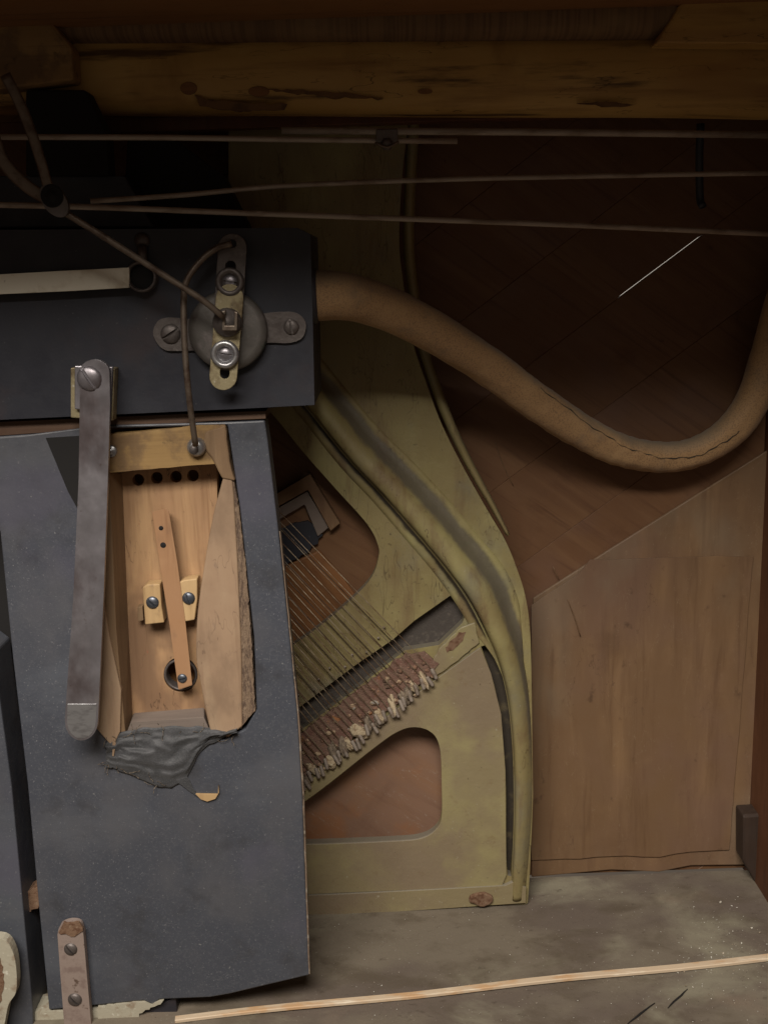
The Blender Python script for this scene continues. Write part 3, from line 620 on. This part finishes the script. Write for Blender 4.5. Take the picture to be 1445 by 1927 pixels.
# left slanted cheek and its lower wedge
def loft(name, A, B, m, parent, bev=.001, th=None):
    """solid between front outline A [(px,py,y)] and back outline B"""
    a = [S(*p) for p in A]; b = [S(*p) for p in B]; n = len(a); c = sum(a+b, Vector())/(2*n)
    vs = [p-c for p in a+b]; fs = [tuple(range(n)), tuple(range(2*n-1, n-1, -1))]+[(i, (i+1) % n, (i+1) % n+n, i+n) for i in range(n)]
    o = link(name, mesh(name, vs, fs), m, parent, c)
    bm = bmesh.new(); bm.from_mesh(o.data); bmesh.ops.triangulate(bm, faces=bm.faces); bm.to_mesh(o.data); bm.free()
    if bev: bevel(o, bev, 2)
    return o
loft('left_cheek', [(194, 888, MY), (206, 888, MY), (218, 1180, MY), (236, 1385, MY), (196, 1385, MY)],
     [(194, 888, BXY), (230, 892, BXY), (242, 1180, BXY), (252, 1385, BXY), (196, 1385, BXY)], m_cheek2, mb)
prism('left_wedge', [(193, 1122), (206, 1200), (228, 1300), (226, 1378), (212, 1408), (180, 1370)], MY-.004, .02, m_cheek, mb, .0012)
# right cheek: broad curved board, and torn fibre edge
rc = [(p.x, p.y) for p in cat([(428, 872, 0), (418, 905, 0), (400, 975, 0), (385, 1060, 0), (372, 1150, 0), (369, 1235, 0), (378, 1290, 0), (388, 1345, 0), (396, 1378, 0)], 4)]
prism('right_cheek', rc+[(430, 1388), (456, 1368), (455, 1240), (447, 1050), (440, 930), (434, 876)], MY-.003, .028, m_cheek, mb, .0045, 4)
prism('torn_edge', rough_loop([(425, 866), (438, 960), (443, 1100), (448, 1240), (452, 1372), (480, 1338), (474, 1210), (462, 1060), (450, 960), (440, 900)], 6, 2.2, 12, .3), MY-.001, .03, m_fib, mb, .001)
# foot bar
loft('foot_bar', [(246, 1360, MY+.004), (384, 1350, MY+.004), (396, 1378, MY+.004), (232, 1396, MY+.004)],
     [(252, 1342, BXY), (384, 1332, BXY), (400, 1384, BXY), (226, 1400, BXY)], m_greywood, mb)
# lever with its screw
lp = [(286, 963), (313, 957), (318, 962), (334, 1060), (349, 1170), (362, 1290), (336, 1299), (318, 1170), (300, 1060)]
lv = loft('lever', [(a, b, BXY-.019) for a, b in lp], [(a, b, BXY-.008) for a, b in lp], m_lever, mb, .0010)
hole_me = lathe_mesh('lever_hole', [(0, -.0003), (.0026, -.0003), (.0030, .0001)], 20)
link('lever_hole', hole_me, m_void, lv, S(307, 1026, BXY-.0192))
q = link('lever_hole', hole_me, None, lv, S(303, 994, BXY-.0192)); q.scale = (.8, 1, .8)
screw('screw', 343, 1277, BXY-.019, 9.5, m_bluescrew, lv, 100)
cbk = prism('clamp_block', [(268, 1106), (276, 1100), (301, 1099), (304, 1140), (309, 1172), (273, 1176)], BXY-.018, .017, m_clamp, mb, .0012)
screw('screw', 287, 1134, BXY-.018, 12.5, m_bluescrew, cbk, 45)
cbk = prism('clamp_block', [(337, 1096), (345, 1092), (371, 1089), (371, 1130), (366, 1167), (343, 1171)], BXY-.018, .017, m_clamp, mb, .0012)
screw('screw', 355, 1126, BXY-.018, 12.5, m_bluescrew, cbk, 20)
prism('side_peg', [(258, 1143), (268, 1141), (270, 1168), (260, 1170)], BXY-.010, .012, m_cheek2, mb, .0006)
eye = link('eye_screw', lathe_mesh('eye_screw', [(0, -.004), (.0022, -.0038), (.0034, -.0015), (.0052, -.002), (.0062, 0), (.0056, .002)], 20), m_bright_steel, mb, S(209, 849, MY-.002))
# torn black cloth below the box
vs = []; fs = []; NU, NV = 60, 28
for i in range(NU+1):
    for j in range(NV+1):
        u = i/NU; v = j/NV
        x = 200+u*245
        top = 1384-14*math.sin(u*3.1)-u*6+ (8 if u < .1 else 0); bot = [1442, 1452, 1462, 1472, 1480, 1486, 1468, 1428, 1400, 1388, 1374]
        bi = u*10; k = min(9, int(bi)); b0 = bot[k]*(1-(bi-k))+bot[k+1]*(bi-k)
        y_ = top+(b0-top)*v+5*noise.noise(Vector((u*9, v*3, 2)))
        x += 7*noise.noise(Vector((u*6, v*6, 7)))
        d = .0075*math.sin(v*3.1)*(.6+.5*noise.noise(Vector((u*5, v*4, 0))))
        d += .0050*noise.noise(Vector((u*4+v*2.5, v*9-u*3, 5)))*math.sin(v*3.14)+.0012*noise.noise(Vector((u*14, v*22, 1)))
        vs.append(S(x, y_, MY-.0015-max(-.001, d)))
cc = sum(vs, Vector())/len(vs); vs = [v-cc for v in vs]
for i in range(NU):
    for j in range(NV): fs.append((i*(NV+1)+j, (i+1)*(NV+1)+j, (i+1)*(NV+1)+j+1, i*(NV+1)+j+1))
o = link('torn_cloth', mesh('torn_cloth', vs, fs, True), m_cloth, mb, cc); s_ = o.modifiers.new('t', 'SOLIDIFY'); s_.thickness = .001
fb_ = bmesh.new()
thr = []
for k in range(26):
    x0 = rnd.uniform(198, 440); t_ = (x0-198)/242
    y0 = [1440, 1455, 1465, 1472, 1478, 1484, 1474, 1434, 1404, 1392, 1378][min(10, int(t_*10))] if k % 2 else 1388-12*math.sin(t_*3)
    P3 = [S(x0, y0, MY-.004)]
    an = rnd.uniform(0, 6.28)
    for q in range(5):
        an += rnd.uniform(-.7, .7); x0 += 4*math.cos(an); y0 += 4*math.sin(an); P3.append(S(x0, y0, MY-.004-rnd.uniform(-.0015, .002)))
    thr.append(P3)
vs_ = []; fs2 = []
for P3 in thr:
    for i, p in enumerate(P3):
        b0 = len(vs_)
        for a in range(3): vs_.append(p+Vector((math.cos(a*2.1), 0, math.sin(a*2.1)))*.00035)
        if i:
            for a in range(3): fs2.append((b0-3+a, b0-3+(a+1) % 3, b0+(a+1) % 3, b0+a))
link('frayed_threads', mesh('frayed_threads', vs_, fs2, True), m_tuft2, mb)
bpy.data.objects['frayed_threads'].location = -WL[mb]
prism('cloth_scrap', rough_loop([(200, 1412), (226, 1404), (236, 1430), (222, 1447), (196, 1446)], 5, 5, 31, .2), MY-.004, .003, m_cloth, mb, .0006)
prism('cloth_flap', rough_loop([(330, 1470), (352, 1462), (372, 1500), (356, 1490)], 6, 2, 33), MY-.0025, .002, m_cloth, mb, .0005)
ch = prism('wood_chip', [(368, 1495), (410, 1496), (411, 1478), (412, 1492), (405, 1504), (390, 1509), (378, 1505)], MY-.003, .0026, m_clamp, mb, .0008)
prism('splinter', [(212, 1392), (218, 1400), (214, 1424), (211, 1424)], MY-.006, .002, m_cheek, mb, .0004)

# board further left, channel and rust block
lbd = prism('left_board', [(-80, 1180), (-12, 1230), (22, 1480), (62, 1905), (62, 1960), (-80, 1960)], MY-.006, .05, m_black, None, .002)
tag(lbd, 'dark painted board at the left edge, beyond the black gap', 'board')
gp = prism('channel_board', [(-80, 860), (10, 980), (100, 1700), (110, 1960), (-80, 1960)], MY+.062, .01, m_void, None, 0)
tag(gp, 'black board deep in the gap between the two dark boards', 'board')
rb = prism('rusty_catch', rough_loop([(47, 1678), (72, 1672), (80, 1706), (52, 1718)], 5, 5, 41, .2), MY+.012, .02, m_rust, None, .002)
tag(rb, 'small rusty catch wedged in the black gap at lower left', 'catch')
bn = thing('pale_lever', S(10, 1900, MY-.03), 'cream lever with rounded end at the bottom left edge', 'lever')
prism('lever_end', [(p.x, p.y) for p in cat([(-40, 1768, 0), (5, 1768, 0), (24, 1792, 0), (31, 1830, 0), (30, 1868, 0), (16, 1892, 0), (8, 1930, 0), (-2, 1960, 0), (-50, 1960, 0)], 4)], MY-.03, .012, m_pale, bn, .004, 3)
prism('rust_stain', rough_loop([(-40, 1800), (2, 1806), (8, 1850), (4, 1885), (-40, 1930)], 6, 6, 44), MY-.0306, .001, m_rust, bn, 0)

# strap hinge, bottom left
sh = thing('metal_strap', S(145, 1900, MY-.01), 'pinkish metal strap with two slotted screws at the bottom left', 'strap')
prism('strap', [(p.x, p.y) for p in cat([(108, 1760, 0), (113, 1744, 0), (132, 1737, 0), (150, 1741, 0), (157, 1760, 0)], 4)]+[(163, 1830), (172, 1935), (122, 1945), (113, 1830)], MY-.010, .009, M('pinkish_primer', (.30, .235, .205), [((.22, .16, .14), (50, 50, 50), .5, .7), ((.12, .08, .06), (90, 90, 90), .62, .72)], .6, metal=.2, bump=[((200, 200, 200), .3, .001)]), sh, .0015)
prism('rust_cap', rough_loop([(110, 1756), (120, 1738), (148, 1736), (156, 1752), (140, 1764), (122, 1760)], 5, 4, 51, .2), MY-.0115, .003, m_rust, sh, .0006)
screw('screw', 133, 1787, MY-.010, 14, m_iron, sh, 35); screw('screw', 141, 1882, MY-.010, 15, m_iron, sh, 40)

# ------------------------------------------------------------------ flat metal bar on its bracket
fb = thing('metal_bar', S(168, 712, MY-.05), 'long flat steel bar hanging in front of the dark board, rounded lower end', 'bar')
prism('bracket', [(133, 692), (150, 690), (152, 778), (205, 780), (207, 692), (216, 693), (212, 792), (133, 786)], BY-.016, .016, m_brass, fb, .001)
prism('bracket_plate', [(140, 688), (212, 690), (208, 775), (140, 770)], BY-.022, .005, m_steel, fb, .001)
barL = [(150, 760), (148, 900), (138, 1120), (127, 1280), (122, 1355)]; barR = [(184, 1360), (188, 1280), (195, 1120), (203, 900), (207, 760)]
end = circ(153, 1358, 31, 35, 14, 180, 0)
barpts = [(150, 700)] + circ(178, 700, 28, 24, 10, 180, 360)[1:-1] + [(206, 700)] + barR[::-1] + circ(153, 1358, 31, 36, 14, 0, 180) + barL[::-1]
prism('bar', barpts, BY-.030, .005, m_steel, fb, .0014)
bw = prism('bright_tip', [(126.5, 1325), (182, 1325), (180.5, 1358)]+circ(153, 1358, 27.5, 32.5, 12, 0, 180)[1:], BY-.0303, .0009, m_bright_steel, fb, .0004)  # tip overlaid with a brighter steel
bw['label'] = 'brighter tip of the bar'
screw('screw', 168, 712, BY-.030, 23, m_steel, fb, 30, .25)

# ------------------------------------------------------------------ rotary flange with strap lever
vf = thing('valve_flange', S(430, 615, BY), 'round two eared metal flange screwed to the dark chest', 'flange')
prism('ears', [(p.x, p.y) for p in cat([(288, 628, 0), (298, 603, 0), (322, 597, 0), (352, 600, 0), (400, 596, 0), (470, 592, 0), (520, 587, 0), (556, 588, 0), (575, 606, 0), (570, 634, 0), (545, 645, 0), (500, 645, 0), (430, 655, 0), (340, 660, 0), (306, 656, 0)], 5, True)], BY-.004, .004, m_iron, vf, .0012)
disc = link('disc', lathe_mesh('disc', [(0, -.011), (.030, -.0105), (.036, -.009), (.0375, -.004), (.0375, 0)], 48), m_verd, vf, S(430, 622, BY-.0042))
screw('screw', 321, 628, BY-.0045, 18, m_iron, vf, -60, .3); screw('screw', 548, 615, BY-.0045, 14, m_iron, vf, 8, .3)
sl = thing('strap_lever', S(428, 590, BY-.03), 'slotted upright metal strap lever with ring nuts over the round flange', 'lever')
def pill(x0, y0, x1, y1, w_, n=12):
    a = Vector((x0, y0)); b = Vector((x1, y1)); d = (b-a).normalized(); an = math.degrees(math.atan2(d.y, d.x))
    return circ(x1, y1, w_, w_, n, an-90, an+90)+circ(x0, y0, w_, w_, n, an+90, an+270)
prism('upper_strap', [pill(437, 466, 428, 620, 27), pill(434, 500, 434, 512, 10, 6), circ(437, 458, 8)], BY-.022, .003, m_iron, sl, .001)
prism('lower_strap', [pill(432, 560, 420, 708, 26), pill(423, 698, 423, 704, 9, 6)], BY-.0265, .003, m_brass, sl, .001)
nut = lathe_mesh('ring_nut', [(0, -.001), (.0065, -.0016), (.0076, -.003), (.0088, -.0062), (.0118, -.0062), (.0132, -.004), (.0132, 0)], 36)
for (a, b_, yy, mm) in ((433, 530, BY-.022, m_iron), (424, 666, BY-.0265, m_bright_steel)):
    me = nut.copy(); n_ = link('ring_nut', me, mm, sl, S(a, b_, yy))
    screw('screw', a, b_, yy-.001, 13, m_steel, n_, 80)
hub = link('hub', lathe_mesh('hub', [(0, -.012), (.006, -.0115), (.0075, -.008), (.012, -.007), (.0135, -.003), (.0135, .016)], 24), m_iron, sl, S(428, 606, BY-.027))
prism('hub_pin', [(418, 585), (424, 583), (424, 612), (440, 612), (441, 585), (447, 587), (446, 622), (418, 622)], BY-.042, .006, m_wire, sl, .001)

# ------------------------------------------------------------------ wires and rods
def rod(name, pts, rpx, m, label, catg, seg=10, sm=5):
    P = [S(*p) for p in pts]; o = tube(name, P, rpx*PX(pts[0][2]), m, None, seg, sm); tag(o, label, catg); return o
rod('bent_wire', [(436, 458, BY-.028), (405, 468, BY-.03), (376, 492, BY-.032), (352, 526, BY-.034), (346, 560, BY-.034), (347, 640, BY-.034), (355, 740, BY-.03), (368, 838, BY-.012)], 5.8, m_wire,
    'bent brown wire running from the strap lever down to the pouch box', 'wire')
e2 = thing('wire_ferrule', S(370, 840, MY-.006), 'shiny round ferrule where the bent wire enters the yellow rail', 'ferrule')
link('ring', lathe_mesh('ring', [(.003, -.008), (.005, -.0085), (.0085, -.005), (.0095, -.001), (.0095, .004)], 24), m_bright_steel, e2, S(370, 841, MY-.004))
link('cup', lathe_mesh('cup', [(0, -.004), (.0045, -.005), (.005, 0)], 16), m_iron, e2, S(366, 845, MY-.008))
rod('link_rod', [(110, 392, -.06), (200, 448, -.05), (300, 512, -.035), (378, 562, -.024), (420, 596, BY-.045)], 6, m_wire, 'straight brown rod slanting from the forked arm to the flange', 'rod')
fk = thing('forked_arm', S(100, 372, -.062), 'forked metal arm with a pivot eye at the upper left', 'arm')
def flat(name, pts, wpx, parent, y, m):
    P = cat([S(a, b_, y) for a, b_ in pts], 6)
    pr = [(-1, -.5), (-1, .5), (-.7, .9), (.7, .9), (1, .5), (1, -.5)]
    return sweep(name, P, pr, [(wpx*PX(y), .0022)]*len(P), m, parent)
flat('arm', [(10, 140), (40, 200), (70, 280), (92, 356)], 9, fk, -.066, m_wire)
flat('arm', [(-20, 235), (5, 300), (45, 345), (92, 376), (120, 398)], 11, fk, -.060, m_wire)
prism('eye_plate', [(p.x, p.y) for p in cat([(74, 358, 0), (92, 345, 0), (114, 356, 0), (128, 385, 0), (124, 404, 0), (106, 407, 0), (84, 390, 0)], 5, True)], -.068, .005, m_iron, fk, .0012)
link('pivot', lathe_mesh('pivot', [(0, -.003), (.003, -.0025), (.004, -.0005), (.0075, -.0004), (.0092, -.0015), (.0096, 0)], 24), m_void, fk, S(98, 368, -.068))
rod('long_rod', [(-40, 257, -.02), (300, 258, .0), (560, 262, .02), (860, 265, .035)], 5, m_rod, 'upper left horizontal rod ending just past the joint', 'rod', sm=2)
rod('long_rod', [(530, 245, .035), (1000, 248, .05), (1500, 254, .07)], 6, m_rod, 'upper horizontal rod running from the joint to the right edge', 'rod', sm=2)
jt = thing('rod_joint', S(728, 258, .02), 'small bolted joint clamping the two upper rods', 'joint')
me, c_ = boxm(-.010, .010, -.005, .005, -.006, .006); bevel(link('clamp', me, m_iron, jt, S(728, 255, .022)), .0015)
link('nut', lathe_mesh('nut', [(0, -.004), (.003, -.004), (.0055, -.002), (.006, .004)], 6), m_iron, jt, S(728, 270, .016))
tube('clamp_wire', [S(706, 268, .012), S(728, 276, .01), S(750, 266, .012)], .0012, m_wire, jt, 6)
rod('long_rod', [(170, 378, .01), (350, 366, .03), (520, 350, .045), (770, 339, .06), (1100, 331, .07), (1500, 324, .08)], 4.6, m_rod, 'middle thin rod rising slightly to the right edge', 'rod', sm=3)
rod('long_rod', [(-40, 384, -.03), (200, 390, -.01), (450, 400, .01), (760, 411, .03), (1100, 424, .05), (1500, 442, .07)], 5.2, m_rod, 'lower thin rod falling slightly to the right edge', 'rod', sm=3)
# pale flat bar with ring end
pb = thing('pale_bar', S(150, 525, BY-.02), 'pale flat bar from the left edge ending in a dark ring', 'bar')
prism('bar', [(-60, 519), (120, 509), (243, 503), (243, 541), (120, 548), (-60, 556)], BY-.014, .004, m_palebar, pb, .0012)
link('ring', lathe_mesh('ring', [(.0115, .004), (.0118, -.003), (.0135, -.004), (.0146, -.002), (.0146, .012)], 32), m_iron, pb, S(266, 520, BY-.010))
link('ring_core', lathe_mesh('ring_core', [(0, .0), (.0045, -.0006), (.0115, .002)], 24), m_void, pb, S(266, 520, BY-.008))
tube('stem', [S(268, 498, BY-.006), S(268, 462, BY-.004)], .0045, m_iron, pb, 10, 1)
link('knob', lathe_mesh('knob', [(0, -.006), (.004, -.005), (.0075, -.001), (.0075, .006)], 16), m_iron, pb, S(268, 452, BY))
# dim brackets in the upper left shade
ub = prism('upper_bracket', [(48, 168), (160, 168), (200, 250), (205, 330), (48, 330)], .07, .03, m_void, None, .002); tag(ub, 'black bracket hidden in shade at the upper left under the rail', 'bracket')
hk = rod('hanging_hook', [(1318, 232, .20), (1316, 300, .20), (1317, 370, .20), (1322, 388, .195)], 7, m_block, 'dark hook hanging on the soundboard at upper right', 'hook')

# ------------------------------------------------------------------ right lower corner post, floor strip, debris
cp = prism('corner_post', [(1398, 1535), (1480, 1530), (1480, 1735), (1450, 1712), (1398, 1622)], .262, .03, m_dkpost, None, .003)
tag(cp, 'dark wooden post at the right edge above the floor', 'post')
a = FL(330, 1921, FLOOR_Z+.002); b_ = FL(1480, 1801, FLOOR_Z+.002)
pts = [a.lerp(b_, i/16)+Vector((0, .0012*math.sin(i*.8), .0008*abs(math.sin(i*.5)))) for i in range(17)]
st = sweep('cane_strip', pts, [(-1, -.2), (-1, .8), (-.8, 1), (.8, 1), (1, .8), (1, -.2)], [(.0048-.0007*(1-i/16), .003) for i in range(17)], m_cane, None, up=Vector((0, 0, 1)), smooth=False)
tag(st, 'thin pale wooden strip lying across the dusty floor', 'strip')
def scratch(px0, py0, px1, py1, wd, m):
    a = FL(px0, py0, FLOOR_Z+.0012); b_ = FL(px1, py1, FLOOR_Z+.0012)
    return sweep('floor_crack', [a.lerp(b_, i/6)+Vector((rnd.uniform(-1, 1)*.0008, 0, 0)) for i in range(7)], [(-1, 0), (0, .6), (1, 0), (0, -.4)], [(wd*(.4+math.sin(math.pi*i/6)), wd) for i in range(7)], m, None, up=Vector((0, 0, 1)))
for q in ((1178, 1930, 1232, 1888), (1256, 1898, 1294, 1862)):
    o = scratch(*q, .0009, m_void); o.name = 'dark_fibre'; tag(o, 'dark fibre on the floor, ' + ('left' if q[0] < 1200 else 'right') + ' one of the two near the bottom edge', 'fibre')
# crumbs
bm = bmesh.new()
def crumb(p, s):
    vs = [bm.verts.new(p+Vector((rnd.uniform(-1, 1), rnd.uniform(-1, 1), rnd.uniform(-.2, 1)))*s) for _ in range(5)]
    for f in ((0, 1, 2), (0, 2, 3), (0, 3, 1), (4, 1, 2), (4, 2, 3), (4, 3, 1)):
        bm.faces.new([vs[i] for i in f])
for k in range(150):
    px = rnd.gauss(1350, 60); py = rnd.gauss(1800, 38)
    if 1660 < py < 1925 and px < 1445: crumb(FL(px, py, FLOOR_Z+.001), rnd.choice((.0006, .0008, .001, .0016)))
for k in range(330): crumb(FL(rnd.uniform(590, 1440), rnd.uniform(1655, 1925), FLOOR_Z+.001), rnd.uniform(.0004, .0009))
me = bpy.data.meshes.new('crumbs'); bm.to_mesh(me); bm.free()
o = link('crumbs', me, m_bits); tag(o, 'pale crumbs of dirt scattered on the floor', 'debris', kind='stuff')
# scratches of the soundboard, each a raised splinter of bare wood
def spl(pts, y, m, wpx, nm='scratch', par=sb):
    P = [S(a, b_, y) for a, b_ in pts]
    tube(nm, P, wpx*PX(y), m, par, 5, 3)
for pts in ([(932, 832), (945, 870), (966, 915)], [(1040, 1066), (1052, 1092)], [(1068, 1128), (1082, 1165), (1092, 1198)], [(1170, 290), (1168, 308)]):
    spl(pts, SY-.0102 if pts[0][1] > 1100 else (SY-.0068 if pts[0][1] > 1000 else SY-.0004), m_panel, .8)
